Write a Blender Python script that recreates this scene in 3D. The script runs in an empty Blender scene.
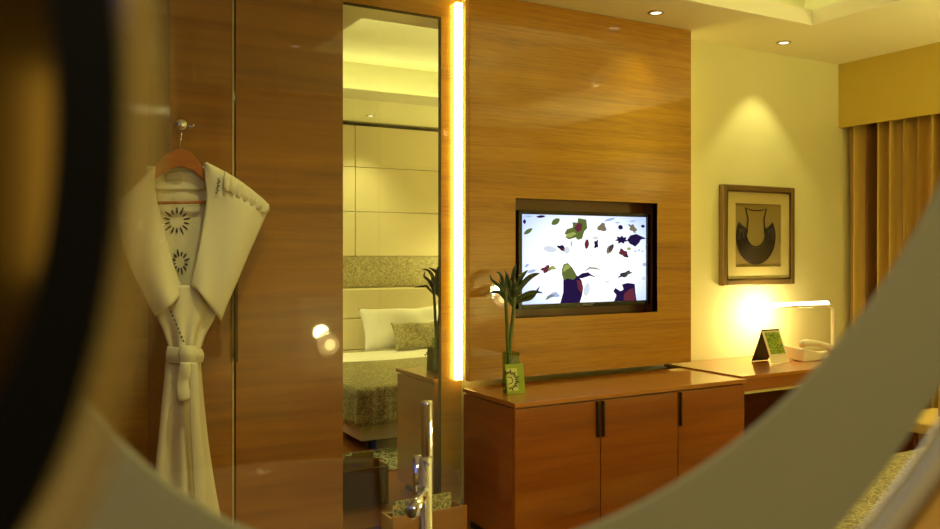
import bpy, math, random
from mathutils import Vector, Matrix

# ------------------------------------------------------------------ camera, world, exposure
E = 1.45                    # eye height
YAW = math.radians(29.4)
FPX, HOR = 830.0, 251.5     # focal length in pixels, horizon row
SN, CS = math.sin(YAW), math.cos(YAW)
sc = bpy.context.scene
COL = sc.collection
cd = bpy.data.cameras.new('camera')
cam = bpy.data.objects.new('camera', cd)
COL.objects.link(cam)
cam.location = (0, 0, E)
cam.rotation_euler = (math.radians(90), 0, -YAW)
cd.sensor_width = 36
cd.lens = 36 * FPX / 940
cd.shift_y = (HOR - 264.5) / 940
cd.clip_start = 0.01
cd.dof.use_dof = True
cd.dof.focus_distance = 4.3
cd.dof.aperture_fstop = 5.0
sc.camera = cam
w = bpy.data.worlds.new('night')
sc.world = w
w.use_nodes = True
w.node_tree.nodes['Background'].inputs[0].default_value = (1.0, 0.75, 0.4, 1)
w.node_tree.nodes['Background'].inputs[1].default_value = 0.02
sc.view_settings.view_transform = 'Standard'
sc.view_settings.look = 'None'
sc.view_settings.exposure = 0.2
sc.view_settings.gamma = 1.0
sc.view_settings.use_curve_mapping = False
sc.cycles.use_denoising = True
sc.cycles.max_bounces = 10
sc.cycles.transparent_max_bounces = 16
sc.cycles.caustics_reflective = False
sc.cycles.caustics_refractive = False
sc.cycles.sample_clamp_indirect = 4.0

WARM = (1.0, 0.91, 0.37)
CEIL = E + 1.386


def area(name, loc, sx, sy, power, col=WARM, direction=(0, 0, -1)):
    l = bpy.data.lights.new(name, 'AREA')
    l.shape = 'RECTANGLE'; l.size = sx; l.size_y = sy; l.energy = power; l.color = col
    o = bpy.data.objects.new(name, l); COL.objects.link(o); o.location = loc
    o.rotation_euler = Vector(direction).to_track_quat('-Z', 'Y').to_euler()
    return o


# the cove strips round the raised ceiling (hidden behind the lip, shining up)
TX0, TX1, TY0, TY1 = 1.84, 4.34, 0.90, 3.42
COVE = 4.5
COVEC = (1.0, .93, .52)
area('cove_strip_light', ((TX0 + TX1) / 2, TY1 + .11, CEIL + .03), TX1 - TX0, .06, COVE, COVEC, (0, -.25, 1))
area('cove_strip_light', ((TX0 + TX1) / 2, TY0 - .13, CEIL + .03), TX1 - TX0, .06, COVE, COVEC, (0, .25, 1))
area('cove_strip_light', (TX0 - .13, (TY0 + TY1) / 2, CEIL + .03), .06, TY1 - TY0, COVE, COVEC, (.25, 0, 1))
area('cove_strip_light', (TX1 + .13, (TY0 + TY1) / 2, CEIL + .03), .06, TY1 - TY0, COVE, COVEC, (-.25, 0, 1))


# ------------------------------------------------------------------ helpers
def at(px, py, Y):
    """world point on the plane Y=const along one line of sight of the photograph"""
    dx = (px - 470) / FPX; dz = (HOR - py) / FPX
    d = Y / (CS - SN * dx)
    return Vector((d * (SN + CS * dx), Y, E + d * dz))


def atd(px, py, d):
    dx = (px - 470) / FPX; dz = (HOR - py) / FPX
    return Vector((d * (SN + CS * dx), d * (CS - SN * dx), E + d * dz))


def lin(c):
    return tuple(((v / 255) / 12.92 if v / 255 <= .04045 else ((v / 255 + .055) / 1.055) ** 2.4) for v in c)


class MB:
    def __init__(s):
        s.v = []; s.f = []; s.m = []; s.mi = 0; s.sm = []

    def add(s, vs, fs, smooth=False):
        n = len(s.v)
        s.v += [Vector(p) for p in vs]
        for f in fs:
            s.f.append([i + n for i in f]); s.m.append(s.mi); s.sm.append(smooth)
        return s

    def box(s, x0, x1, y0, y1, z0, z1):
        vs = [(x, y, z) for x in (x0, x1) for y in (y0, y1) for z in (z0, z1)]
        return s.add(vs, [(0, 1, 3, 2), (4, 6, 7, 5), (0, 4, 5, 1), (2, 3, 7, 6), (0, 2, 6, 4), (1, 5, 7, 3)])

    def tube(s, pts, r, n=12, closed=False, cap=True):
        pts = [Vector(p) for p in pts]
        rs = r if isinstance(r, (list, tuple)) else [r] * len(pts)
        rings = []
        up = None
        N = len(pts)
        for i, p in enumerate(pts):
            if closed:
                t = pts[(i + 1) % N] - pts[i - 1]
            else:
                t = pts[min(i + 1, N - 1)] - pts[max(i - 1, 0)]
            t.normalize()
            if up is None:
                up = Vector((0, 0, 1)) if abs(t.z) < .9 else Vector((1, 0, 0))
            a = up - t * up.dot(t)
            a.normalize(); b = t.cross(a); up = a
            rings.append([p + (a * math.cos(2 * math.pi * k / n) + b * math.sin(2 * math.pi * k / n)) * rs[i] for k in range(n)])
        vs = [q for rg in rings for q in rg]
        fs = []
        M = N if closed else N - 1
        for i in range(M):
            for k in range(n):
                j = (i + 1) % N
                fs.append((i * n + k, i * n + (k + 1) % n, j * n + (k + 1) % n, j * n + k))
        if not closed and cap:
            fs.append(tuple(range(n))[::-1]); fs.append(tuple((N - 1) * n + k for k in range(n)))
        return s.add(vs, fs, True)

    def lathe(s, prof, c, n=32, axis='Z'):
        c = Vector(c); vs = []
        for (r, h) in prof:
            for k in range(n):
                a = 2 * math.pi * k / n
                q = {'Z': (r * math.cos(a), r * math.sin(a), h), 'Y': (r * math.cos(a), h, r * math.sin(a)), 'X': (h, r * math.cos(a), r * math.sin(a))}[axis]
                vs.append(c + Vector(q))
        fs = []
        for i in range(len(prof) - 1):
            for k in range(n):
                fs.append((i * n + k, i * n + (k + 1) % n, (i + 1) * n + (k + 1) % n, (i + 1) * n + k))
        if prof[0][0] > 1e-5: fs.append(tuple(range(n))[::-1])
        if prof[-1][0] > 1e-5: fs.append(tuple((len(prof) - 1) * n + k for k in range(n)))
        return s.add(vs, fs, True)

    def grid(s, fn, nu, nv, smooth=True, wrap=False):
        vs = [fn(i / nu, j / nv) for j in range(nv + 1) for i in range(nu + 1)]
        fs = [(j * (nu + 1) + i, j * (nu + 1) + i + 1, (j + 1) * (nu + 1) + i + 1, (j + 1) * (nu + 1) + i) for j in range(nv) for i in range(nu)]
        return s.add(vs, fs, smooth)

    def poly(s, pts, off):
        """prism: outline pts extruded by vector off"""
        pts = [Vector(p) for p in pts]; n = len(pts); off = Vector(off)
        vs = pts + [p + off for p in pts]
        fs = [tuple(range(n)), tuple(range(2 * n - 1, n - 1, -1))]
        fs += [(i, n + i, n + (i + 1) % n, (i + 1) % n) for i in range(n)]
        return s.add(vs, fs)

    def build(s, name, mats, parent=None, bevel=0, solid=0, subd=0, base=None, weld=False):
        b = Vector(base) if base is not None else (Vector(parent['_b']) if parent is not None else Vector((0, 0, 0)))
        me = bpy.data.meshes.new(name)
        me.from_pydata([tuple(p - b) for p in s.v], [], s.f)
        if not isinstance(mats, (list, tuple)): mats = [mats]
        for m in mats: me.materials.append(m)
        for i, p in enumerate(me.polygons):
            p.material_index = s.m[i]; p.use_smooth = s.sm[i]
        import bmesh
        bm = bmesh.new(); bm.from_mesh(me)
        if weld: bmesh.ops.remove_doubles(bm, verts=bm.verts, dist=1e-5)
        bmesh.ops.recalc_face_normals(bm, faces=bm.faces); bm.to_mesh(me); bm.free()
        o = bpy.data.objects.new(name, me)
        COL.objects.link(o)
        o['_b'] = tuple(b)
        if parent is not None:
            pb = Vector(parent['_b']); o.parent = parent; o.location = b - pb
        else:
            o.location = b
        if bevel:
            md = o.modifiers.new('bevel', 'BEVEL'); md.width = bevel; md.segments = 2; md.limit_method = 'ANGLE'
        if solid:
            md = o.modifiers.new('solid', 'SOLIDIFY'); md.thickness = solid; md.offset = 0
        if subd:
            md = o.modifiers.new('subd', 'SUBSURF'); md.levels = subd; md.render_levels = subd
        return o


def tag(o, label=None, cat=None, group=None, kind=None):
    if label: o['label'] = label
    if cat: o['category'] = cat
    if group: o['group'] = group
    if kind: o['kind'] = kind
    return o


def thing(name, base, label, cat, group=None):
    o = bpy.data.objects.new(name, None); COL.objects.link(o); o.location = base
    o['_b'] = tuple(base); o.empty_display_size = .05
    return tag(o, label, cat, group)


def struct(o):
    o['kind'] = 'structure'; return o


# ------------------------------------------------------------------ materials
def mat(name, col, rough=.5, metal=0, coat=0, spec=.5, emit=None, es=0, coat_rough=.03):
    m = bpy.data.materials.new(name); m.use_nodes = True
    b = m.node_tree.nodes['Principled BSDF']
    b.inputs['Base Color'].default_value = (*lin(col), 1)
    b.inputs['Roughness'].default_value = rough
    b.inputs['Metallic'].default_value = metal
    b.inputs['Coat Weight'].default_value = coat
    b.inputs['Coat Roughness'].default_value = coat_rough
    b.inputs['Specular IOR Level'].default_value = spec
    if emit:
        b.inputs['Emission Color'].default_value = (*lin(emit), 1); b.inputs['Emission Strength'].default_value = es
    return m


def nodes(m):
    nt = m.node_tree
    return nt, nt.nodes, nt.links, nt.nodes['Principled BSDF']


def ramp(nt, stops):
    r = nt.nodes.new('ShaderNodeValToRGB')
    e = r.color_ramp.elements
    e[0].position, e[0].color = stops[0][0], (*lin(stops[0][1]), 1)
    e[1].position, e[1].color = stops[1][0], (*lin(stops[1][1]), 1)
    for p, c in stops[2:]:
        n = e.new(p); n.color = (*lin(c), 1)
    return r


def wood(name, dark, mid, light, coat=1.0, rough=.35, band=5.0, grain=28.0, along='X', coat_rough=.03, fleck=.5):
    m = mat(name, mid, rough, coat=coat, coat_rough=coat_rough)
    nt, N, L, b = nodes(m)
    tc = N.new('ShaderNodeTexCoord')
    def mapping(sx, sy, sz):
        mp = N.new('ShaderNodeMapping'); mp.inputs['Scale'].default_value = (sx, sy, sz); L.new(tc.outputs['Object'], mp.inputs[0]); return mp
    def noise(mp, detail=4, rough=.6, dist=0.0):
        n = N.new('ShaderNodeTexNoise'); n.inputs['Scale'].default_value = 1; n.inputs['Detail'].default_value = detail
        n.inputs['Roughness'].default_value = rough; n.inputs['Distortion'].default_value = dist
        L.new(mp.outputs[0], n.inputs[0]); return n
    a, c = (.9, grain) if along == 'X' else (grain, .9)
    n1 = noise(mapping(a, a, c), 5, .65, .6)
    a2, c2 = (.35, band) if along == 'X' else (band, .35)
    n2 = noise(mapping(a2, a2, c2), 2, .5, .3)
    a3, c3 = (7, grain * 2.4) if along == 'X' else (grain * 2.4, 7)
    n3 = noise(mapping(a3, a3, c3), 2, .5)
    mx = N.new('ShaderNodeMath'); mx.operation = 'MULTIPLY_ADD'; L.new(n1.outputs[0], mx.inputs[0]); mx.inputs[1].default_value = .5
    m2 = N.new('ShaderNodeMath'); m2.operation = 'MULTIPLY_ADD'; L.new(n2.outputs[0], m2.inputs[0]); m2.inputs[1].default_value = .5; m2.inputs[2].default_value = -.12 * fleck
    m3 = N.new('ShaderNodeMath'); m3.operation = 'MULTIPLY_ADD'; L.new(n3.outputs[0], m3.inputs[0]); m3.inputs[1].default_value = .25 * fleck
    L.new(m2.outputs[0], m3.inputs[2]); L.new(m3.outputs[0], mx.inputs[2])
    r = ramp(nt, [(.3, dark), (.72, light), (.5, mid)])
    L.new(mx.outputs[0], r.inputs[0]); L.new(r.outputs[0], b.inputs['Base Color'])
    return m


def emissive(name, col, strength):
    m = bpy.data.materials.new(name); m.use_nodes = True
    nt = m.node_tree; nt.nodes.clear()
    o = nt.nodes.new('ShaderNodeOutputMaterial'); e = nt.nodes.new('ShaderNodeEmission')
    e.inputs[0].default_value = (*lin(col), 1); e.inputs[1].default_value = strength
    nt.links.new(e.outputs[0], o.inputs[0]); return m


def clear_glass(name, tint=(255, 255, 255), ior=1.45, rough=0.0):
    m = bpy.data.materials.new(name); m.use_nodes = True
    nt = m.node_tree; N = nt.nodes; N.clear(); L = nt.links
    o = N.new('ShaderNodeOutputMaterial'); mx = N.new('ShaderNodeMixShader'); f = N.new('ShaderNodeMath'); lw = N.new('ShaderNodeLayerWeight'); pw = N.new('ShaderNodeMath')
    t = N.new('ShaderNodeBsdfTransparent'); g = N.new('ShaderNodeBsdfGlossy')
    lw.inputs[0].default_value = .5; pw.operation = 'POWER'; pw.inputs[1].default_value = 5; L.new(lw.outputs['Facing'], pw.inputs[0])
    f.operation = 'MULTIPLY_ADD'; f.inputs[1].default_value = .96; f.inputs[2].default_value = .04; L.new(pw.outputs[0], f.inputs[0])
    t.inputs[0].default_value = (*lin(tint), 1); g.inputs['Roughness'].default_value = rough
    L.new(f.outputs[0], mx.inputs[0]); L.new(t.outputs[0], mx.inputs[1]); L.new(g.outputs[0], mx.inputs[2]); L.new(mx.outputs[0], o.inputs[0])
    return m


def frosted(name, col, clear=.12, trans=.4, rough=.3, gloss=.06):
    m = bpy.data.materials.new(name); m.use_nodes = True
    nt = m.node_tree; N = nt.nodes; N.clear(); L = nt.links
    o = N.new('ShaderNodeOutputMaterial')
    d = N.new('ShaderNodeBsdfDiffuse'); tl = N.new('ShaderNodeBsdfTranslucent'); t = N.new('ShaderNodeBsdfTransparent'); g = N.new('ShaderNodeBsdfGlossy')
    for n in (d, tl): n.inputs[0].default_value = (*lin(col), 1)
    g.inputs['Roughness'].default_value = rough
    a, b, c = (N.new('ShaderNodeMixShader') for _ in range(3))
    a.inputs[0].default_value = trans; L.new(d.outputs[0], a.inputs[1]); L.new(tl.outputs[0], a.inputs[2])
    b.inputs[0].default_value = gloss; L.new(a.outputs[0], b.inputs[1]); L.new(g.outputs[0], b.inputs[2])
    c.inputs[0].default_value = clear; L.new(b.outputs[0], c.inputs[1]); L.new(t.outputs[0], c.inputs[2])
    L.new(c.outputs[0], o.inputs[0]); return m


def patterned(name, c1, c2, scale=18, rough=.8, dist=2.5):
    m = mat(name, c1, rough)
    nt, N, L, b = nodes(m)
    tc = N.new('ShaderNodeTexCoord')
    n = N.new('ShaderNodeTexNoise'); n.inputs['Scale'].default_value = scale; n.inputs['Detail'].default_value = 3; n.inputs['Distortion'].default_value = dist
    L.new(tc.outputs['Object'], n.inputs[0])
    r = ramp(nt, [(.44, c1), (.56, c2)])
    L.new(n.outputs[0], r.inputs[0]); L.new(r.outputs[0], b.inputs['Base Color'])
    return m


def cloth(name, col, scale=300, bump=.15, rough=.9):
    m = mat(name, col, rough, spec=.2)
    nt, N, L, b = nodes(m)
    tc = N.new('ShaderNodeTexCoord'); n = N.new('ShaderNodeTexNoise'); n.inputs['Scale'].default_value = scale; n.inputs['Detail'].default_value = 2
    bp = N.new('ShaderNodeBump'); bp.inputs['Strength'].default_value = bump; bp.inputs['Distance'].default_value = .002
    L.new(tc.outputs['Object'], n.inputs[0]); L.new(n.outputs[0], bp.inputs['Height']); L.new(bp.outputs[0], b.inputs['Normal'])
    return m


def plaster(name, col, rough=.75):
    m = mat(name, col, rough, spec=.25)
    nt, N, L, b = nodes(m)
    tc = N.new('ShaderNodeTexCoord'); n = N.new('ShaderNodeTexNoise'); n.inputs['Scale'].default_value = 60; n.inputs['Detail'].default_value = 4
    bp = N.new('ShaderNodeBump'); bp.inputs['Strength'].default_value = .04; bp.inputs['Distance'].default_value = .003
    L.new(tc.outputs['Object'], n.inputs[0]); L.new(n.outputs[0], bp.inputs['Height']); L.new(bp.outputs[0], b.inputs['Normal'])
    return m


W_PANEL = wood('figured veneer', (144, 95, 7), (179, 125, 10), (197, 145, 17), band=11, grain=60, fleck=1.5)
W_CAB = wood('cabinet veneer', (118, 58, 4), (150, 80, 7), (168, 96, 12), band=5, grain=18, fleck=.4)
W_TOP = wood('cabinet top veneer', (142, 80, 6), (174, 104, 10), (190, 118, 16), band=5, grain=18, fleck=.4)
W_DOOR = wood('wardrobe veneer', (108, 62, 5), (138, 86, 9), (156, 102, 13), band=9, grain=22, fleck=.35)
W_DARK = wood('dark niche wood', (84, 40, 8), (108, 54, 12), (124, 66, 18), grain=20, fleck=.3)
W_HANGER = wood('hanger wood', (120, 62, 18), (150, 80, 26), (165, 95, 36), coat=.3, grain=60, fleck=.3)
W_FLOOR = wood('floor boards', (120, 68, 24), (158, 96, 40), (176, 112, 52), coat=.4, band=9, grain=30, along='X', coat_rough=.15)
WALL = plaster('cream wall paint', (234, 230, 172))
CEILM = plaster('ceiling paint', (242, 238, 192))
FASCIA = plaster('fascia paint', (246, 240, 212))
PELMET = cloth('pelmet fabric', (214, 188, 84), 200)
BATHW = plaster('bathroom stone', (150, 128, 88), .4)
CREAMP = mat('cream upholstered panel', (226, 212, 170), .6)
DAMASK = patterned('damask wall band', (150, 138, 96), (196, 184, 140), 26)
SPREAD = patterned('damask bedspread', (128, 118, 78), (186, 174, 126), 30)
WHITE = cloth('white linen', (240, 236, 222))
ROBE = cloth('white waffle cotton', (214, 205, 174), 420, .35)
INK = mat('dark blue print', (34, 36, 52), .8)
CHROME = mat('chrome', (225, 225, 228), .08, metal=1)
BLACKM = mat('black metal', (20, 18, 14), .35)
HANDLE = mat('bronze handle', (74, 62, 36), .3, metal=.8)
ALU = mat('aluminium edge', (214, 200, 140), .4, metal=.4)
TVB = mat('tv bezel', (10, 10, 12), .15, coat=.5)
LEDM = emissive('led strip', (255, 226, 120), 7.0)
DOWNL = emissive('downlight lens', (255, 240, 200), 3.0)
GOLDF = mat('antique gold frame', (132, 108, 62), .4, metal=.4)
MATB = cloth('mount board', (206, 192, 128), 200, .1)
MATI = cloth('inner board', (150, 132, 76), 200, .1)
NECK = mat('dark beads', (46, 34, 18), .5)
GREEN = patterned('leaf green', (30, 46, 10), (46, 70, 18), 14, .45)
STEM = mat('stalk green', (92, 110, 36), .4)
VGLASS = clear_glass('vase glass', (225, 238, 215))
PANE = clear_glass('partition glass', (250, 252, 248))
PLAST = mat('cream plastic', (235, 226, 196), .35)

# ------------------------------------------------------------------ the setting
YW = 4.02
RX0, RX1, RY0 = -1.5, 5.62, -0.3
struct(MB().box(-1.7, 5.8, -1.8, 4.2, -.06, 0).build('floor', W_FLOOR))
c = MB()
RC = .26
c.box(-1.7, TX0, -1.8, 4.2, CEIL, CEIL + .012).box(TX1, 5.8, -1.8, 4.2, CEIL, CEIL + .012)
c.box(TX0, TX1, TY1, 4.2, CEIL, CEIL + .012).box(TX0, TX1, -1.8, TY0, CEIL, CEIL + .012)
c.box(TX0 - RC - .02, TX1 + RC + .02, TY0 - RC - .02, TY1 + RC + .02, CEIL + .40, CEIL + .42)
c.box(TX0 - RC - .02, TX0 - RC, TY0 - RC, TY1 + RC, CEIL + .012, CEIL + .40).box(TX1 + RC, TX1 + RC + .02, TY0 - RC, TY1 + RC, CEIL + .012, CEIL + .40)
c.box(TX0 - RC, TX1 + RC, TY0 - RC - .02, TY0 - RC, CEIL + .012, CEIL + .40).box(TX0 - RC, TX1 + RC, TY1 + RC, TY1 + RC + .02, CEIL + .012, CEIL + .40)
struct(c.build('ceiling', CEILM))
t = MB()
t.box(TX0, TX1, TY1 - .02, TY1, CEIL, CEIL + .092).box(TX0, TX1, TY0, TY0 + .02, CEIL, CEIL + .092)
t.box(TX0, TX0 + .02, TY0 + .02, TY1 - .02, CEIL, CEIL + .092).box(TX1 - .02, TX1, TY0 + .02, TY1 - .02, CEIL, CEIL + .092)
struct(t.build('trim_1', FASCIA))
struct(MB().box(2.2, 5.8, YW, YW + .12, 0, CEIL).build('wall_back', WALL))
# wood-clad part of the back wall round the mirror
MX0, MX1 = at(343, 250, 4.0).x - .42, at(441, 250, 4.0).x
MZ1 = at(441, 17, 4.0).z
wl = MB().box(-1.7, MX0, 4.0, 4.14, 0, CEIL).box(MX1, 2.2, 4.0, 4.14, 0, CEIL).box(MX0, MX1, 4.0, 4.14, MZ1, CEIL).box(MX0, MX1, 4.03, 4.14, 0, MZ1)
struct(wl.build('wall_left_of_back', W_PANEL))
struct(MB().box(RX0 - .12, RX0, -1.8, 4.14, 0, CEIL).build('wall_left', BATHW))
struct(MB().box(RX0, 1.5, -1.72, -1.6, 0, CEIL).build('wall_front', BATHW))
struct(MB().box(1.5, 1.6, -1.72, RY0, 0, CEIL).build('wall_side', BATHW))
struct(MB().box(1.5, 5.8, RY0 - .12, RY0, 0, CEIL).build('wall_headboard', WALL))
struct(MB().box(5.66, 5.78, RY0, 4.14, 0, CEIL).build('wall_right', WALL))
# pelmet bulkhead over the curtains
PZ = E + .917
struct(MB().box(5.40, 5.43, RY0, YW, PZ, CEIL).box(5.43, 5.66, RY0, YW, CEIL - .1, CEIL - .05).build('trim_2', PELMET))
# bathroom window on the left wall, early-evening blue
struct(MB().box(RX0 - .005, RX0 + .03, .2, .24, 1.80, 2.60).box(RX0 - .005, RX0 + .03, 1.36, 1.40, 1.80, 2.60).box(RX0 - .005, RX0 + .03, .24, 1.36, 1.80, 1.84).box(RX0 - .005, RX0 + .03, .24, 1.36, 2.56, 2.60).build('window_frame', mat('window frame', (90, 80, 60), .4)))
struct(MB().box(RX0 - .002, RX0 + .008, .24, 1.36, 1.84, 2.56).build('window_1', emissive('dusk sky through frosted pane', (110, 140, 255), 2.2)))

# mirror (thing) set in the wood wall
mr = thing('wall_mirror', ((MX0 + MX1) / 2, 4.0, 0), 'tall narrow wall mirror set in wood, showing the bed', 'mirror')
MIRR = mat('mirror silver', (236, 238, 226), 0.0, metal=1)
MB().box(MX0 + .006, MX1 - .012, 4.004, 4.02, .02, MZ1 - .012).build('mirror_glass', MIRR, mr)
fr = MB().box(MX1 - .012, MX1, 3.998, 4.02, .0, MZ1).box(MX0, MX1 - .012, 3.998, 4.02, MZ1 - .012, MZ1).box(MX0, MX0 + .006, 3.998, 4.02, 0, MZ1 - .012)
fr.build('frame', mat('dark mirror trim', (58, 44, 20), .35, metal=.5), mr)

# ------------------------------------------------------------------ headboard wall dressing
hp = MB()
for z0, z1 in ((1.40, 1.87), (1.876, 2.345), (2.351, 2.79)):
    for x0, x1 in ((1.62, 3.262), (3.27, 4.75), (4.758, 5.36)):
        hp.box(x0, x1, RY0, RY0 + .03, z0, z1)
o = tag(hp.build('wall_panelling', CREAMP, base=(3.3, RY0, 1.4), bevel=.003), 'cream upholstered wall panels with seams, reflected above the bed', 'wall panel')
tag(MB().box(1.62, 5.36, RY0, RY0 + .035, 1.07, 1.396).build('wall_band', DAMASK, base=(3.3, RY0, 1.07)), 'grey damask wall band across the wall above the headboard', 'wall panel')

struct(MB().box(1.62, 5.36, RY0, RY0 + .031, 2.792, 2.818).build('gap_shade_strip', mat('dark gap shade', (40, 28, 12), .6)))  # dark strip stands in for the shade in the gap above the panels

# ------------------------------------------------------------------ bed
BX0, BX1, BY0, BY1, BZ = 2.22, 4.30, .02, 2.46, .41
bed = thing('bed', ((BX0 + BX1) / 2, 1.1, 0), 'large bed with white sheets, its headboard cream, reflected in the mirror', 'bed')
hb = MB()
for z0, z1 in ((.10, .44), (.446, .76), (.766, 1.06)):
    hb.box(BX0 - .03, BX1 + .1, RY0 + .036, RY0 + .31, z0, z1)
hb.build('headboard', CREAMP, bed, bevel=.01)
MB().box(BX0 + .03, BX1 - .03, BY0 - .03, BY1 - .04, .08, .24).build('base', mat('cream valance', (226, 214, 178), .7), bed, bevel=.01)
for x in (BX0 + .15, BX1 - .15):
    for y in (BY0 + .1, BY1 - .15):
        MB().box(x - .03, x + .03, y - .03, y + .03, 0, .08).build('leg', BLACKM, bed)
MB().box(BX0, BX1, BY0 - .03, BY1 - .01, .24, BZ).build('mattress', WHITE, bed, bevel=.05)


def duvet(u, v):
    x = BX0 - .02 + (BX1 - BX0 + .04) * u; y = BY0 + .38 + (1.25 - BY0 - .38) * v
    e = min(u, 1 - u)
    return Vector((x, y, BZ + .045 + .012 * math.sin(9 * u + 3 * v) * math.sin(7 * v) - (max(0, .04 - e) / .04) ** 2 * .2))


MB().grid(duvet, 40, 30).build('duvet', WHITE, bed, solid=.02)


def spread(u, v):
    # u across the bed with a drop each side, v from mid-bed over the foot
    W = BX1 - BX0; D = .30; s = -D + u * (W + 2 * D)
    L0 = 1.15; s2 = v * (BY1 - L0 + .03 + .27)
    x = BX0 + min(max(s, -.025), W + .025); zx = max(0, -s - .02) + max(0, s - W - .02)
    y = L0 + min(s2, BY1 - L0 + .03); zy = max(0, s2 - (BY1 - L0 + .03))
    dz = max(zx, zy)
    if zy > 0: y += .012 * math.sin(22 * u) * zy / .27
    if zx > 0: x += .012 * math.sin(30 * v) * zx / .3 * (-1 if s < 0 else 1)
    return Vector((x, y, BZ + .065 - dz + .006 * math.sin(11 * u + 4 * v) * (dz == 0)))


tag(MB().grid(spread, 60, 40).build('bedspread', SPREAD, solid=.015, base=((BX0 + BX1) / 2, 1.9, BZ)), 'grey patterned damask bedspread draped over the foot of the bed', 'bedspread')


def pillow(name, label, cat, c, w, h, tk, lean, m, group=None):
    mb = MB()
    c = Vector(c)
    for sgn in (1, -1):
        def fn(u, v):
            a, b = 2 * u - 1, 2 * v - 1
            th = tk * ((1 - a ** 4) * (1 - b ** 4)) ** .55
            k = 1 - .07 * (1 - b * b) * abs(a) ** 3
            kk = 1 - .12 * (1 - a * a) * abs(b) ** 3
            p = Vector((a * w / 2 * k, sgn * th, b * h / 2 * kk))
            p.y += .015 * math.sin(5 * a + 3 * b) * (1 - a * a)
            return c + Matrix.Rotation(lean, 3, 'X') @ p
        mb.grid(fn, 24, 20)
    return tag(mb.build(name, m, base=c, weld=True), label, cat, group)


pillow('pillow', 'plump white bed pillow leaning on the cream headboard', 'pillow', (3.60, .21, .665), .92, .46, .09, .42, WHITE)
pillow('cushion', 'small grey damask cushion leaning on the white pillow', 'cushion', (3.68, .43, .60), .58, .30, .055, .45, SPREAD)

# bedside tables with lamps (seen only as reflections)
def lamp_metal():
    return mat('pierced brass', (190, 160, 90), .3, metal=.9)


BRASS = lamp_metal()


def bedside(x, y, z, label, tl):
    h = z - .25
    tb = thing('bedside_table', (x, y, 0), tl, 'table', )
    MB().box(x - .15, x + .15, y - .17, y + .17, h - .03, h).build('top', W_TOP, tb, bevel=.003)
    MB().box(x - .14, x + .14, y - .16, y + .16, .08, h - .03).build('body', W_CAB, tb)
    MB().box(x - .13, x + .13, y + .16, y + .175, h - .2, h - .04).build('drawer', W_CAB, tb, bevel=.003)
    MB().box(x - .12, x + .12, y - .14, y + .14, 0, .08).build('plinth', BLACKM, tb)
    lp = thing('bedside_lamp', (x, y, h), label, 'lamp')
    MB().lathe([(.0, h), (.07, h), (.07, h + .012), (.012, h + .02), (.010, z - .06), (.02, z - .05), (0.02, z - .04)], (x, y, 0), 24).build('base', BRASS, lp)
    MB().lathe([(.0, -.04), (.022, -.035), (.035, 0), (.022, .035), (0, .04)], (x, y, z), 20).build('bulb', emissive('lit bulb', (255, 240, 190), 40), lp)
    MB().lathe([(0, .035), (.085, .035), (.085, .040), (0, .040)], (x + .05, y, z - .02), 32, 'Y').build('glowing_disc', emissive('glowing parchment', (255, 224, 140), 24), lp)
    d = MB()
    x += .05; z -= .02
    for r, t_ in ((.10, .009), (.075, .007), (.05, .006)):
        d.tube([(x + r * math.cos(a), y + .05, z + r * math.sin(a)) for a in [2 * math.pi * k / 40 for k in range(40)]], t_, 6, True)
    for k in range(20):
        a = 2 * math.pi * k / 20
        d.tube([(x + .05 * math.cos(a), y + .05, z + .05 * math.sin(a)), (x + .075 * math.cos(a + .15), y + .05, z + .075 * math.sin(a + .15)), (x + .115 * math.cos(a), y + .05, z + .115 * math.sin(a))], .005, 6)
    d.tube([(x, y, z - .045), (x, y + .05, z - .06), (x, y + .05, z - .095)], .004, 6)
    x -= .05; z += .02
    d.build('pierced_screen', BRASS, lp)
    l = bpy.data.lights.new('bedside_bulb', 'POINT'); l.energy = 22; l.color = WARM; l.shadow_soft_size = .05
    lo = bpy.data.objects.new('bedside_bulb', l); COL.objects.link(lo); lo.parent = lp; lo.location = (0, .0, z - h + .07)


bedside(2.03, .98, .79, 'lit bedside lamp with pierced brass disc, reflected in the wardrobe door', 'wooden bedside table left of the bed')
bedside(4.60, .10, .96, 'lit bedside lamp with brass disc, reflected in the television panel', 'wooden bedside table right of the bed')

# rug between bed and cabinet
tag(MB().box(1.45, 4.3, 2.42, 2.98, .0, .012).build('rug', patterned('green leaf rug', (60, 92, 66), (206, 198, 150), 14), base=(2.9, 2.7, 0)), 'green and cream patterned rug at the foot of the bed', 'rug')

# ------------------------------------------------------------------ wardrobe with robe
WY = 3.40
wx0, wx1 = at(170, 250, WY).x, at(343, 250, WY).x
gx0, gx1 = at(232, 250, WY).x, at(236, 250, WY).x
wd = thing('wardrobe', ((wx0 + wx1) / 2, 3.7, 0), 'floor-to-ceiling glossy wood wardrobe with the white robe hung on it', 'wardrobe')
MB().box(wx0 + .004, wx1 - .002, WY + .022, 3.995, 0, CEIL - .002).build('body', W_DOOR, wd)
d1 = MB().box(wx0, gx0 + .002, WY, WY + .02, .03, CEIL - .004).build('door', W_DOOR, wd, bevel=.001, base=(wx0, WY, .03))
d2 = MB().box(gx1, wx1, WY, WY + .02, .03, CEIL - .004).build('door', W_DOOR, wd, bevel=.001, base=(gx1, WY, .9))
MB().box(gx0 + .002, gx0 + .006, WY - .002, WY + .02, .03, CEIL - .004).build('edge_strip', ALU, d1)
hz0, hz1 = at(234, 362, WY).z, at(234, 282, WY).z
hx = at(236, 320, WY - .03).x
MB().box(hx - .006, hx + .008, WY - .03, WY - .018, hz0, hz1).box(hx - .004, hx + .006, WY - .018, WY + .001, hz0 + .02, hz0 + .035).box(hx - .004, hx + .006, WY - .018, WY + .001, hz1 - .035, hz1 - .02).build('handle', HANDLE, d2, bevel=.002)

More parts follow.
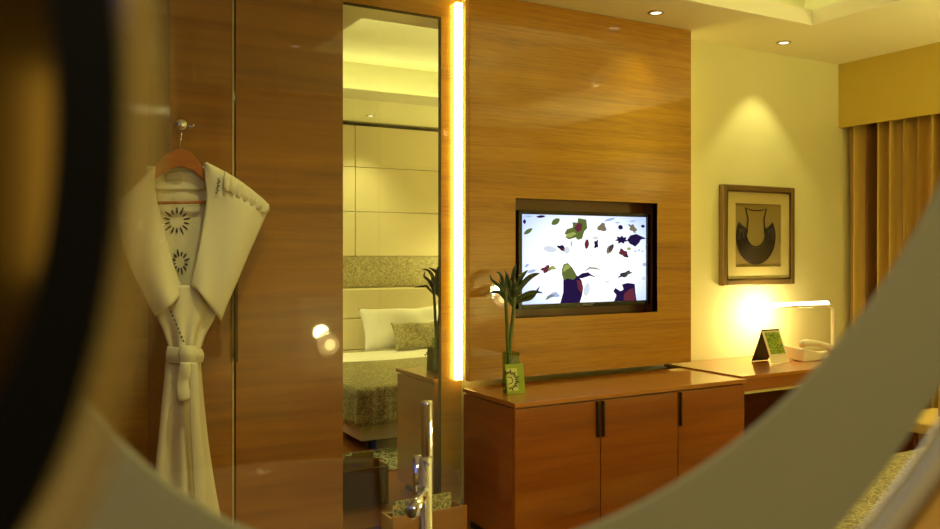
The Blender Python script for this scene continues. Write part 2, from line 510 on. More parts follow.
HK = at(181, 125, WY - .03)
hk = thing('robe_hook', (HK.x, WY, HK.z), 'round chrome robe hook knob on the wardrobe door', 'hook')
MB().lathe([(.0, 0), (.020, 0), (.020, -.006), (.008, -.008), (.008, -.03)], (HK.x, WY, HK.z), 20, 'Y').build('rose', CHROME, hk)
MB().lathe([(.0, -.058), (.016, -.055), (.024, -.045), (.022, -.034), (.010, -.028), (0.0, -.028)], (HK.x, WY, HK.z), 24, 'Y').build('knob', CHROME, hk)
MB().tube([(HK.x + .01, WY - .04, HK.z), (HK.x + .04, WY - .045, HK.z - .008), (HK.x + .046, WY - .05, HK.z + .002)], .004, 8).build('pin', CHROME, hk)

HY = WY - .055
hg = thing('coat_hanger', at(180, 150, HY), 'wooden coat hanger on the chrome hook, holding the white robe', 'hanger')


def arm_pts(up):
    L = []
    for (x, y) in ((147, 180), (155, 166), (168, 152), (180, 147), (192, 152), (203, 166), (211, 178)):
        L.append(at(x, y, HY))
    return L


top = [(146, 182), (154, 167), (166, 154), (180, 148), (192, 153), (203, 167), (212, 181)]
bot = [(146, 184), (155, 180), (166, 171), (180, 166), (193, 170), (203, 179), (212, 184)]
MB().poly([at(x, y, HY - .012) for x, y in top] + [at(x, y, HY - .012) for x, y in bot[::-1]], (0, .024, 0)).build('shoulder_bar', W_HANGER, hg, bevel=.003)
MB().tube([at(154, 203, HY + .002), at(208, 202, HY + .002)], .006, 10).build('lower_bar', W_HANGER, hg)
kz = HK.z
pts = [at(180, 149, HY), at(180, 138, HY), (at(180, 138, HY).x + .002, HY, kz - .03)]
cx_ = HK.x
pts = [at(180, 149, HY), Vector((cx_ - .002, HY, kz - .034))] + [Vector((cx_ + .020 * math.sin(a), HY + .012, kz - .008 + .020 * -math.cos(a))) for a in [k * math.pi / 8 for k in range(0, -13, -1)]]
MB().tube(pts, .002, 8).build('hook', CHROME, hg)

rb = thing('bathrobe', at(182, 300, HY), 'white bathrobe with tied belt on a wooden hanger at the wardrobe', 'bathrobe')


def resample(P, n):
    P = [Vector(p) for p in P]
    # Catmull-Rom smoothing then arclength sampling
    Q = []
    for i in range(len(P) - 1):
        p0, p1, p2, p3 = P[max(i - 1, 0)], P[i], P[i + 1], P[min(i + 2, len(P) - 1)]
        for k in range(12):
            t = k / 12
            Q.append(.5 * ((2 * p1) + (p2 - p0) * t + (2 * p0 - 5 * p1 + 4 * p2 - p3) * t * t + (3 * p1 - p0 - 3 * p2 + p3) * t ** 3))
    Q.append(P[-1])
    d = [0]
    for i in range(1, len(Q)): d.append(d[-1] + (Q[i] - Q[i - 1]).length)
    out = []; j = 0
    for k in range(n + 1):
        s = d[-1] * k / n
        while j < len(d) - 2 and d[j + 1] < s: j += 1
        t = (s - d[j]) / max(d[j + 1] - d[j], 1e-9)
        out.append(Q[j].lerp(Q[j + 1], min(max(t, 0), 1)))
    return out


def patch(mb, left, right, Y0, depth, nu=24, nv=40):
    """cloth between two edge curves given in photo pixels; depth(u,v) comes towards the room"""
    A = resample([(x, y, 0) for x, y in left], nv); B = resample([(x, y, 0) for x, y in right], nv)
    def fn(u, v):
        k = min(int(round(v * nv)), nv)
        p = A[k].lerp(B[k], u)
        q = at(p.x, p.y, Y0); q.y = Y0 - depth(u, v)
        return q
    return mb.grid(fn, nu, nv)


S = math.sin
pi = math.pi
mb = MB()
patch(mb, [(146, 166), (152, 200), (158, 250), (168, 300)], [(214, 166), (208, 200), (202, 250), (194, 300)], HY + .03, lambda u, v: -.006 * S(pi * u) + .003 * S(14 * u))
bp = mb.build('back_panel', ROBE, rb, solid=.004)
# collar band behind the neck, with woven tab
mb = MB()
patch(mb, [(152, 174), (154, 186), (155, 190)], [(207, 170), (206, 184), (205, 190)], HY + .02, lambda u, v: -.012 * S(pi * u) + .002, 16, 8)
cb = mb.build('collar', ROBE, rb, solid=.006)
MB().poly([at(166, 175, HY + .012), at(182, 175, HY + .012), at(182, 179.5, HY + .012), at(166, 180, HY + .012)], (0, .012, 0)).build('label_tab', mat('grey woven tab', (150, 140, 110), .8), cb)


def sunburst(mb, cx, cy, r0, r1, n, Y, sq=1.0, a0=0, a1=2 * pi):
    for k in range(n):
        a = a0 + (a1 - a0) * (k + .5) / n
        rr = r1 * (.82 + .18 * ((k * 7) % 3) / 2)
        p, q = at(cx + sq * r0 * math.cos(a), cy + r0 * S(a), Y), at(cx + sq * rr * math.cos(a), cy + rr * S(a), Y)
        mb.tube([p, p.lerp(q, .5), q], [.0022, .0034, .0022], 6)


mb = MB(); sunburst(mb, 177, 221, 7, 15, 14, HY + .030); mb.build('sunburst_print', INK, bp)
mb = MB(); sunburst(mb, 180, 262, 6, 13, 12, HY + .030, .75); mb.build('sunburst_print', INK, bp)

mb = MB()
patch(mb, [(149, 172), (134, 188), (117, 205), (117, 218), (128, 262), (142, 292), (155, 316)], [(155, 166), (154, 186), (158, 208), (168, 248), (177, 275), (184, 291)], HY - .01,
      lambda u, v: .05 * S(pi * min(1, .15 + u * .85)) * (.4 + .6 * v) + .008 * S(6 * u + 5 * v) * v)
mb.build('front_panel', ROBE, rb, solid=.006)
mb = MB()
patch(mb, [(204, 163), (205, 180), (206, 202), (200, 238), (194, 266), (190, 284)], [(206, 163), (222, 171), (242, 183), (268, 205), (265, 216), (246, 258), (231, 292), (219, 320)], HY - .015,
      lambda u, v: .055 * S(pi * min(1, .1 + u * .8)) * (.35 + .65 * v) + .010 * S(7 * u - 6 * v) * v)
rf = mb.build('front_panel', ROBE, rb, solid=.006)
# gathered pleats of the right shoulder
mb = MB()
patch(mb, [(222, 172), (221, 181), (221, 190)], [(267, 205), (266, 210), (262, 214)], HY - .012, lambda u, v: .044 * (1 - .45 * u) + .0045 * S(40 * u) + .006 * S(pi * v), 60, 8)
mb.build('shoulder_gather', cloth('sheer white cotton', (214, 204, 170), 420, .3), rf, solid=.004)
mb = MB()
for k in range(7):
    x, y = 219 - .4 * k, 178 + 2.3 * k
    p = at(x, y, HY - .048); mb.tube([p, p + Vector((.006 if k % 2 else -.002, 0, -.005))], .0024, 6)
mb.build('shoulder_print', INK, rf)
# bodice gathered to the waist
mb = MB()
patch(mb, [(158, 285), (156, 312), (163, 330), (170, 350)], [(214, 285), (216, 312), (206, 332), (199, 352)], HY + .0,
      lambda u, v: .05 * S(pi * u) * (.6 + .4 * v) + .008 * S(20 * u + 2 * v) * (.3 + v), 40, 20)
bd = mb.build('bodice', ROBE, rb, solid=.006)
mb = MB()
for k in range(11):
    t_ = k / 10
    p = at(165 + 18 * t_, 298 + 42 * t_, HY - .054); mb.tube([p, p + Vector((.004, -.0005, -.008))], .0026, 6)
mb.build('stitched_trim', INK, bd)
# skirt
mb = MB()
def skd(u, v):
    return .05 * S(pi * u) + (.006 + .022 * v) * S(17 * u + .6) * (1 - .3 * v) + .006 * S(9 * u + 5 * v)
patch(mb, [(166, 360), (162, 400), (157, 450), (152, 500), (148, 548)], [(200, 358), (204, 400), (210, 450), (219, 505), (228, 552)], HY, skd, 60, 40)
mb.build('skirt', ROBE, rb, solid=.006)
# belt, knot, loop and tails
mb = MB()
patch(mb, [(168, 346), (166, 354), (167, 363)], [(201, 349), (203, 355), (202, 362)], HY - .012, lambda u, v: .058 * S(pi * u) + .006 * S(pi * v) + .002 * S(30 * v), 30, 10)
bl = mb.build('belt', ROBE, rb, solid=.008)
mb = MB()
patch(mb, [(181, 345), (179, 354), (182, 364)], [(195, 347), (197, 355), (194, 365)], HY - .072, lambda u, v: .02 * S(pi * u) * S(pi * min(1, .15 + v * .8)), 12, 12)
mb.build('knot', ROBE, bl, solid=.012)
mb = MB()
patch(mb, [(181, 362), (177, 385), (178, 401)], [(191, 362), (192, 385), (190, 399)], HY - .084, lambda u, v: .014 * S(pi * u) + .004 * S(9 * v), 10, 16)
mb.build('loop', ROBE, bl, solid=.01)
mb = MB()
patch(mb, [(189, 362), (190, 420), (193, 470), (195, 508)], [(197, 362), (200, 420), (205, 470), (207, 508)], HY - .092, lambda u, v: .006 * S(pi * u) + .004 * S(6 * v), 10, 40)
mb.build('tail', ROBE, bl, solid=.006)
mb = MB()
for k in range(4):
    p = at(195.5, 507 + 3.0 * k, HY - .10); mb.tube([p, p + Vector((.001, 0, -.007))], .0026, 6)
mb.build('tail_stitching', INK, bl)

# ------------------------------------------------------------------ TV wall panel, light strip, television
YP = 3.85
px0, px1 = at(469.5, 250, YP).x, at(691, 250, YP).x
pz0, pz1 = E - .692, CEIL - .003
nx0, nx1 = at(515.5, 250, YP).x, at(657.5, 250, YP).x
nz0, nz1 = at(515, 318.5, YP).z, at(515, 198, YP).z
tp = thing('wall_panel', ((px0 + px1) / 2, YP, pz0), 'glossy figured wood panel with the television set into it', 'wall panel')
MB().box(px0, nx0, YP, YP + .045, pz0, pz1).box(nx1, px1, YP, YP + .045, pz0, pz1).box(nx0, nx1, YP, YP + .045, nz1, pz1).box(nx0, nx1, YP, YP + .045, pz0, nz0).build('face', W_PANEL, tp)
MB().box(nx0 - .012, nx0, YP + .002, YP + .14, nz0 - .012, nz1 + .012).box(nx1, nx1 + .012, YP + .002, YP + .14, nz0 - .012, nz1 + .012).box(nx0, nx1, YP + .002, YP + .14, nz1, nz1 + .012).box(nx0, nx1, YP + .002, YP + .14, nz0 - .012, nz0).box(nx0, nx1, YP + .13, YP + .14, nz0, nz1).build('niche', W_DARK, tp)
MB().box(px0 + .2, px1 - .02, YP + .045, YW - .001, pz1 - .12, pz1).box(px0 + .2, px0 + .24, YP + .045, YW - .001, pz0 + .02, pz1 - .12).box(px1 - .06, px1 - .02, YP + .045, YW - .001, pz0 + .02, pz1 - .12).build('batten', W_DARK, tp)

LY = 3.963
lx0, lx1 = at(456.5, 200, LY).x, at(462.6, 200, LY).x
ls = thing('light_strip', ((lx0 + lx1) / 2, LY, .74), 'vertical warm LED light strip glowing beside the television panel', 'light strip')
nt = LEDM.node_tree
tc = nt.nodes.new('ShaderNodeTexCoord'); wv = nt.nodes.new('ShaderNodeTexWave'); wv.bands_direction = 'Z'; wv.inputs['Scale'].default_value = 14
mr_ = nt.nodes.new('ShaderNodeMapRange'); mr_.inputs[3].default_value = 7; mr_.inputs[4].default_value = 12
nt.links.new(tc.outputs['Object'], wv.inputs[0]); nt.links.new(wv.outputs[1], mr_.inputs[0]); nt.links.new(mr_.outputs[0], nt.nodes['Emission'].inputs[1])
MB().box(lx0, lx1, LY, LY + .03, .75, CEIL - .03).build('diffuser', LEDM, ls)
MB().box(lx0 + .008, lx1 - .008, LY + .03, 3.9995, .74, CEIL - .02).build('channel', ALU, ls)

rs = thing('light_strip', (px1 - .045, 3.97, .74), 'light strip hidden behind the right edge of the television panel', 'light strip')
MB().box(px1 - .03, px1 - .015, 3.955, 3.985, .80, CEIL - .10).build('diffuser', LEDM, rs)
MB().box(px1 - .045, px1 - .03, 3.95, 3.99, .80, CEIL - .10).build('channel', ALU, rs)

YT = 3.905
tx0, tx1 = at(518.5, 250, YT).x, at(650.5, 250, YT).x
tz1 = at(519, 210, YT).z; tz0 = at(519, 309.5, YT).z
tv = thing('television', ((tx0 + tx1) / 2, YT, tz0), 'flat television set in the wood panel, showing flying leaves', 'television')
BZL = .026
MB().box(tx0, tx0 + BZL, YT, YT + .03, tz0, tz1).box(tx1 - BZL, tx1, YT, YT + .03, tz0, tz1).box(tx0 + BZL, tx1 - BZL, YT, YT + .03, tz1 - BZL + .004, tz1).box(tx0 + BZL, tx1 - BZL, YT, YT + .03, tz0, tz0 + BZL).box(tx0, tx1, YT + .03, YT + .06, tz0, tz1).build('bezel', TVB, tv, bevel=.003)
SY = YT + .012
scm = emissive('lit screen', (232, 240, 255), 1.15)
nt = scm.node_tree
tc = nt.nodes.new('ShaderNodeTexCoord'); gr = nt.nodes.new('ShaderNodeTexGradient'); gr.gradient_type = 'SPHERICAL'
mp = nt.nodes.new('ShaderNodeMapping'); mp.inputs['Scale'].default_value = (1.7, 1, 2.6); nt.links.new(tc.outputs['Object'], mp.inputs[0]); nt.links.new(mp.outputs[0], gr.inputs[0])
rp = ramp(nt, [(.0, (176, 196, 250)), (.6, (255, 255, 255)), (.3, (226, 236, 255))]); nt.links.new(gr.outputs[0], rp.inputs[0]); nt.links.new(rp.outputs[0], nt.nodes['Emission'].inputs[0])
scr = MB().box(tx0 + BZL, tx1 - BZL, SY, SY + .004, tz0 + BZL, tz1 - BZL + .004).build('screen', scm, tv, base=((tx0 + tx1) / 2, SY, (tz0 + tz1) / 2 - .02))

# picture on the screen: leaves, a mossy trunk and a dark red shape
CR = 666 / 170
def sp(cx, cy, d=.0012):
    return at(500 + cx / CR, 190 + cy / CR, SY - d)
lm = [emissive('screen dark violet', (34, 20, 62), 1), emissive('screen olive', (92, 104, 48), 1), emissive('screen grey brown', (120, 108, 84), 1),
      emissive('screen pale grey', (206, 214, 224), 1), emissive('screen red brown', (98, 42, 54), 1), emissive('screen pale blue', (160, 178, 214), 1), emissive('screen light moss', (150, 160, 80), 1)]
pic = MB()
rnd = random.Random(4)
def leafshape(cx, cy, rx, ry, ang, col, lobes=0, d=.0012):
    pic.mi = col; n = 28; P = []
    a0 = math.radians(ang)
    for k in range(n):
        t = 2 * pi * k / n
        r = 1.0
        if lobes: r = 1 - .38 * (0.5 + .5 * math.cos(lobes * t + 1.0)) + rnd.uniform(-.06, .06)
        x = rx * math.cos(t) * r; y = ry * S(t) * r * (1 if lobes else (1 - .45 * abs(math.cos(t)) ** 3))
        P.append(sp(cx + x * math.cos(a0) - y * S(a0), cy + x * S(a0) + y * math.cos(a0), d))
    pic.add(P, [tuple(range(n))])
def shape(P, col, d=.0012):
    pic.mi = col; pic.add([sp(x, y, d) for x, y in P], [tuple(range(len(P)))])
for a in [(110, 162, 20, 8, -35, 1, 0), (218, 124, 19, 11, -35, 1, 0), (160, 104, 18, 5, -5, 0, 0), (96, 124, 6, 9, 0, 0, 0), (112, 103, 14, 3, 0, 5, 0),
          (400, 147, 21, 19, 0, 2, 3), (430, 116, 22, 5, -15, 5, 0), (472, 146, 10, 9, 30, 0, 0), (374, 188, 12, 7, 0, 3, 0), (340, 212, 9, 19, 5, 4, 0), (377, 212, 10, 20, 5, 0, 4),
          (430, 232, 20, 11, -60, 2, 0), (436, 226, 16, 8, -60, 0, 0), (520, 150, 24, 13, 50, 2, 5), (476, 195, 26, 17, 0, 0, 7), (240, 226, 18, 12, 30, 0, 3), (262, 236, 12, 14, 0, 3, 0), (246, 232, 12, 9, 20, 4, 3),
          (196, 232, 28, 12, 10, 3, 0), (105, 296, 10, 5, -40, 5, 0), (124, 318, 18, 6, -15, 5, 0), (182, 310, 24, 15, -20, 4, 4), (204, 306, 18, 9, -10, 6, 3),
          (482, 246, 22, 15, 40, 4, 4), (495, 258, 10, 8, 0, 0, 3), (505, 230, 8, 6, 0, 6, 0), (490, 330, 32, 11, -22, 0, 5), (494, 330, 20, 7, -22, 1, 4),
          (210, 412, 28, 12, -10, 5, 3), (196, 418, 22, 7, -30, 1, 3), (566, 346, 12, 7, -10, 3, 0), (566, 292, 8, 7, 20, 5, 0), (560, 142, 8, 6, 0, 0, 0), (460, 128, 10, 3, 0, 5, 0), (520, 122, 14, 3, -5, 5, 0), (340, 390, 12, 26, 12, 3, 0), (578, 222, 8, 5, 0, 0, 0), (420, 360, 12, 4, 0, 3, 0), (280, 210, 4, 12, 0, 5, 0), (530, 240, 5, 3, 30, 5, 0), (545, 236, 4, 4, 0, 5, 0), (558, 240, 4, 3, 0, 5, 0)]:
    leafshape(*a)
shape([(252, 172), (262, 154), (286, 146), (284, 126), (304, 128), (306, 110), (338, 116), (342, 150), (330, 162), (322, 190), (306, 196), (296, 186), (270, 194), (256, 186), (266, 176)], 1)
shape([(290, 150), (306, 128), (322, 132), (320, 156), (304, 166)], 4, .0016)
shape([(256, 186), (262, 172), (290, 164), (300, 172), (276, 186)], 6, .0016)
shape([(498, 196), (510, 178), (534, 172), (556, 182), (574, 190), (552, 194), (546, 206), (530, 222), (508, 210)], 0)
pic.build('leaf_picture', lm, scr); pic = MB()
shape([(236, 444), (248, 400), (248, 350), (242, 312), (250, 290), (266, 286), (284, 306), (300, 334), (318, 352), (326, 384), (322, 410), (312, 444)], 0)
shape([(242, 330), (244, 308), (252, 290), (266, 287), (284, 308), (300, 340), (288, 352), (264, 346), (252, 354)], 1, .0016)
shape([(246, 310), (256, 292), (268, 292), (276, 304), (262, 312), (250, 322)], 6, .002)
shape([(300, 352), (320, 356), (326, 384), (322, 408), (306, 388)], 4, .0016)
shape([(296, 344), (322, 326), (346, 322), (352, 328), (380, 344), (352, 336), (322, 346)], 0, .0014)
shape([(326, 322), (350, 302), (376, 304), (398, 314), (370, 309), (352, 308)], 2, .0014)
pic.build('trunk_picture', lm, scr); pic = MB()
shape([(446, 438), (456, 412), (444, 396), (452, 384), (472, 396), (484, 390), (478, 370), (500, 364), (528, 368), (530, 400), (536, 437)], 0)
shape([(484, 432), (486, 406), (508, 388), (524, 384), (526, 410), (532, 434)], 4, .0016)
pic.build('rock_picture', lm, scr)
# maker's lettering on the lower bezel
fc = bpy.data.curves.new('lettering', 'FONT'); fc.body = 'SAMSUNG'; fc.size = .016; fc.extrude = .0006; fc.align_x = 'CENTER'; fc.align_y = 'CENTER'
fo = bpy.data.objects.new('lettering', fc); COL.objects.link(fo)
bpy.context.view_layer.update()
me = bpy.data.meshes.new_from_object(fo.evaluated_get(bpy.context.evaluated_depsgraph_get()))
bpy.data.objects.remove(fo)
lo = bpy.data.objects.new('logo', me); COL.objects.link(lo); me.materials.append(mat('silver lettering', (170, 170, 175), .3))
lo.parent = tv; lo.rotation_euler = (pi / 2, 0, 0); lo.location = (0, -.0012, BZL / 2)

# ------------------------------------------------------------------ media cabinet
CX0, CX1, CY0, CY1, CZ = 2.12, 3.66, 3.33, 3.83, E - .72
cb_ = thing('media_cabinet', ((CX0 + CX1) / 2, 3.58, 0), 'long glossy wooden cabinet with handled doors under the television', 'cabinet')
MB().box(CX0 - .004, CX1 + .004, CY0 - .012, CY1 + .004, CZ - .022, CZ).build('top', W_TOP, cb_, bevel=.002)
MB().box(CX0, CX1, CY0 + .022, CY1, .05, CZ - .03).box(CX0 + .01, CX1 - .01, CY0 + .03, CY1 - .01, CZ - .03, CZ - .022).build('body', W_CAB, cb_)
MB().box(CX0 + .03, CX1 - .03, CY0 + .06, CY1 - .02, 0, .05).build('plinth', BLACKM, cb_)
ga, gb = at(600.5, 450, CY0).x, at(678, 450, CY0).x
for (a, b, hxs) in ((CX0 + .002, ga - .003, [ga - .022]), (ga + .003, gb - .003, [ga + .012]), (gb + .003, CX1 - .002, [gb + .012])):
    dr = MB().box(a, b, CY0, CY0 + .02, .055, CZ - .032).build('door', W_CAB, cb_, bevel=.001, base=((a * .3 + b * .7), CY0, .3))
    for h in hxs:
        MB().box(h - .006, h + .006, CY0 - .016, CY0 - .001, CZ - .215, CZ - .034).build('handle', HANDLE, dr, bevel=.002)

# ------------------------------------------------------------------ desk and what stands on it
DX0, DX1, DY0, DY1, DZ = 3.672, 5.36, 3.36, 4.0, E - .712
dk = thing('desk', ((DX0 + DX1) / 2, 3.7, 0), 'wooden writing desk along the cream wall, under the picture', 'desk')
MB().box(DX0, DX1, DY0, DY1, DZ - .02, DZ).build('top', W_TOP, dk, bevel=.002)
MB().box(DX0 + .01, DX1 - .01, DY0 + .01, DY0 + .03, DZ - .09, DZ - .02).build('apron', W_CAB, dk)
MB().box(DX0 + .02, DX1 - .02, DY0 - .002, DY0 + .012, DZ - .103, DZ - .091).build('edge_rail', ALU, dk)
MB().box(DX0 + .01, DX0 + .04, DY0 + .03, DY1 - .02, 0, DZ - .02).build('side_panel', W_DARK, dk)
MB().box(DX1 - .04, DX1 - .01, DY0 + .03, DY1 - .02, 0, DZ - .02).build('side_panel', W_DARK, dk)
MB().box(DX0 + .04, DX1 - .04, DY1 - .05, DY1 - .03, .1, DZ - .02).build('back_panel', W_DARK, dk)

# desk lamp, a bent square hoop with a lit upper arm
LYd = 3.78
A, B_, C_, D_ = at(772, 305.5, LYd), at(833, 305.5, LYd), at(833, 356, LYd), at(798, 358, LYd)
lp = thing('desk_lamp', (B_.x - .1, LYd, DZ), 'slim white hoop-shaped desk lamp, its upper arm lit', 'lamp')
C_.z = DZ + .0155; D_.z = DZ + .0155
def rounded(p, c, q, r=.03, n=6):
    a = c + (p - c).normalized() * r; b = c + (q - c).normalized() * r
    return [(a.lerp(c, k / n)).lerp(c.lerp(b, k / n), k / n) for k in range(n + 1)]
path = [A] + rounded(A, B_, C_) + rounded(B_, C_, D_) + [D_]
MB().tube(path, .014, 12).build('hoop', PLAST, lp)
MB().lathe([(0, DZ), (.075, DZ), (.075, DZ + .008), (0.02, DZ + .016)], (D_.x + .02, LYd, 0), 28).build('foot', PLAST, lp)
LAMPE = emissive('lamp tube', (255, 240, 190), 6)
MB().tube([(A.x - .004, LYd, A.z), (B_.x - .06, LYd, A.z)], .0155, 12).build('light_bar', LAMPE, lp)
al = area('desk_lamp_light', (A.x + .26, LYd, A.z - .02), .45, .02, 3.2, (1.0, .78, .36), (0, .25, -1))
al = area('desk_lamp_light', (A.x + .12, LYd + .02, A.z - .03), .25, .03, 4.5, (1.0, .78, .36), (-.2, 1, -.35))

# tent calendar
q = [at(768, 333, 3.70), at(783, 332.5, 3.74), at(786, 361, 3.70), at(769, 363, 3.66)]
cal = thing('tent_card', at(772, 362, 3.70), 'tent-folded standing card with green picture on the desk', 'card')
fx0 = at(768.5, 340, 3.66).x; fx1 = at(786, 340, 3.66).x
cz1 = DZ + .205
ax = fx0 + .0
MB().poly([(fx0 + .01, 3.64, DZ + .002), (fx1 + .01, 3.64, DZ + .002), (fx1 - .015, 3.70, cz1), (fx0 - .015, 3.70, cz1)], (0, .004, .001)).build('front_leaf', mat('card stock', (236, 228, 190), .5), cal)
MB().poly([(fx0 - .02, 3.78, DZ + .002), (fx1 - .03, 3.78, DZ + .002), (fx1 - .015, 3.704, cz1), (fx0 - .015, 3.704, cz1)], (0, -.003, .001)).build('rear_leaf', mat('black card', (16, 14, 12), .5), cal)
def lerp3(a, b, t): return Vector(a).lerp(Vector(b), t)
cl0, cl1 = Vector((fx0 + .01, 3.6385, DZ + .002)), Vector((fx1 + .01, 3.6385, DZ + .002)); cu0, cu1 = Vector((fx0 - .015, 3.6985, cz1)), Vector((fx1 - .015, 3.6985, cz1))
def cp(u, v): return (cl0.lerp(cu0, v)).lerp(cl1.lerp(cu1, v), u)
MB().poly([cp(.1, .28), cp(.9, .28), cp(.9, .94), cp(.1, .94)], (0, -.0012, 0)).build('picture', patterned('green foliage picture', (66, 110, 20), (176, 196, 70), 60), cal)
MB().tube([cp(.0, 1.0) + Vector((0, .003, .003)), cp(1, 1) + Vector((0, .003, .003))], .005, 8).build('spiral', BLACKM, cal)

# telephone
T0, T1 = at(786, 355, 3.72).x, at(822, 355, 3.72).x
ph = thing('telephone', ((T0 + T1) / 2, 3.70, DZ), 'cream desk telephone beside the lamp on the desk', 'telephone')
MB().poly([(T0 + .02, 3.60, DZ), (T1 - .01, 3.60, DZ), (T1 - .01, 3.60, DZ + .02), (T0 + .02, 3.60, DZ + .085)], (0, .17, .012)).build('body', PLAST, ph, bevel=.006)
hs = MB()
p0, p1 = Vector((T0 + .01, 3.605, DZ + .115)), Vector((T1 - .05, 3.605, DZ + .062))
hs.tube([p0, p0.lerp(p1, .12) + Vector((0, 0, .014)), p0.lerp(p1, .5) + Vector((0, 0, .024)), p0.lerp(p1, .88) + Vector((0, 0, .014)), p1], [.024, .024, .018, .024, .024], 12)
hs.build('handset', PLAST, ph)
kp = MB()
for i in range(4):
    for j in range(3):
        x = T0 + .10 + .028 * i; kp.box(x, x + .018, 3.66 + .03 * j, 3.68 + .03 * j, DZ + .03, DZ + .078 - .009 * i)
kp.build('keypad', mat('grey keys', (150, 140, 112), .5), ph)
tag(MB().box(T1 - .01, T1 + .15, 3.48, 3.57, DZ, DZ + .006).build('notepad', mat('note paper', (238, 228, 196), .7), base=(T1 + .07, 3.52, DZ)), 'small cream notepad lying by the telephone on the desk', 'notepad')

# framed necklace on the wall
fx0, fx1 = at(723, 235, YW - .04).x, at(794.5, 235, YW - .04).x
fz1, fz0 = at(723, 184, YW - .04).z, at(723, 286, YW - .04).z
pf = thing('framed_necklace', ((fx0 + fx1) / 2, YW, fz0), 'gold-framed shadow box with dark beaded collar necklace on the wall', 'picture')
W_ = .038
f_ = MB().box(fx0, fx0 + W_, YW - .045, YW - .001, fz0, fz1).box(fx1 - W_, fx1, YW - .045, YW - .001, fz0, fz1).box(fx0 + W_, fx1 - W_, YW - .045, YW - .001, fz1 - W_, fz1).box(fx0 + W_, fx1 - W_, YW - .045, YW - .001, fz0, fz0 + W_)
f_.build('frame', GOLDF, pf, bevel=.006)
il = MB()
g = W_ + .004
il.tube([(fx0 + g, YW - .040, fz0 + g), (fx1 - g, YW - .040, fz0 + g), (fx1 - g, YW - .040, fz1 - g), (fx0 + g, YW - .040, fz1 - g)], .005, 8, True)
il.build('inner_bead', mat('dark bead moulding', (90, 62, 24), .4), pf)
ix0, ix1 = at(735, 235, YW - .02).x, at(780.5, 235, YW - .02).x
iz1, iz0 = at(735, 203, YW - .02).z, at(735, 267, YW - .02).z
mbd = MB().box(fx0 + W_, ix0, YW - .025, YW - .012, fz0 + W_, fz1 - W_).box(ix1, fx1 - W_, YW - .025, YW - .012, fz0 + W_, fz1 - W_).box(ix0, ix1, YW - .025, YW - .012, iz1, fz1 - W_).box(ix0, ix1, YW - .025, YW - .012, fz0 + W_, iz0)
mbd.build('mount', MATB, pf)
MB().box(ix0 - .01, ix1 + .01, YW - .010, YW - .002, iz0 - .01, iz1 + .01).build('backing', MATI, pf)
nk = MB()
ncx = (ix0 + ix1) / 2 - .015; ncz = iz0 + (iz1 - iz0) * .48
Rr = (ix1 - ix0) * .42
for k in range(9):
    r = Rr * (1 - .060 * k); zc = ncz + Rr * .018 * k
    a0 = .55 - .03 * k
    nk.tube([(ncx + r * math.cos(a), YW - .016 - .001 * (k % 2), zc + r * S(a)) for a in [pi - a0 + (pi + 2 * a0) * j / 40 for j in range(41)]], .0042, 8)
nk.build('necklace', NECK, pf)
st = MB()
w2 = Rr * .55
st.tube([(ncx - w2 * .85, YW - .016, ncz + .02), (ncx - w2 * .75, YW - .016, ncz + .12), (ncx - w2 * 1.0, YW - .016, iz1 - .03), (ncx - w2 * .4, YW - .016, iz1 - .045), (ncx + w2 * .4, YW - .016, iz1 - .045), (ncx + w2 * 1.0, YW - .016, iz1 - .03), (ncx + w2 * .75, YW - .016, ncz + .12), (ncx + w2 * .85, YW - .016, ncz + .02)], .004, 8)
for s_ in (-1, 1):
    for k in range(5):
        st.tube([(ncx + s_ * (Rr * .62 + .014 * k), YW - .016, ncz + .05 + .0 * k), (ncx + s_ * (Rr * .60 + .014 * k), YW - .016, ncz - .02)], .006, 6)
st.build('clasp_threads', NECK, pf)

# ------------------------------------------------------------------ vase with bamboo, green card
VY = 3.60
V = at(511, 391, VY); vx, vy = V.x, VY
vs = thing('vase', (vx, vy, CZ), 'clear square glass vase with green stalks on the cabinet', 'vase')
h = .205; a = .032
gl = MB().box(vx - a, vx - a + .004, vy - a, vy + a, CZ, CZ + h).box(vx + a - .004, vx + a, vy - a, vy + a, CZ, CZ + h).box(vx - a, vx + a, vy - a, vy - a + .004, CZ, CZ + h).box(vx - a, vx + a, vy + a - .004, vy + a, CZ, CZ + h).box(vx - a, vx + a, vy - a, vy + a, CZ, CZ + .012)
gl.build('glass', VGLASS, vs)
pl = thing('bamboo_plant', (vx, vy, CZ + .02), 'dark green leafy bamboo stalks standing in the glass vase', 'plant')
def P_(px, py, dy=0): return at(px, py, VY + dy)
for pts in ([(510, 386), (508, 350), (507, 325), (506, 305), (505, 292)], [(512, 386), (510, 350), (512, 325), (514, 305), (515, 290)]):
    MB().tube(resample([P_(x, y) for x, y in pts], 24), .009, 10).build('stalk', STEM, pl)
def leaf(mb, pts, wd, side=0.0):
    Q = resample(pts, 16)
    def fn(u, v):
        k = min(int(round(v * 16)), 16); p = Q[k].copy()
        t = (Q[min(k + 1, 16)] - Q[max(k - 1, 0)]).normalized()
        n = Vector((0, -1, .3)).cross(t).normalized()
        ww = wd * (S(pi * min(1, .12 + .88 * v)) ** .8) * (1 if v < .98 else .05)
        p += n * (2 * u - 1) * ww + Vector((0, -.3 * ww * (1 - abs(2 * u - 1)), 0))
        return p
    mb.grid(fn, 4, 16)
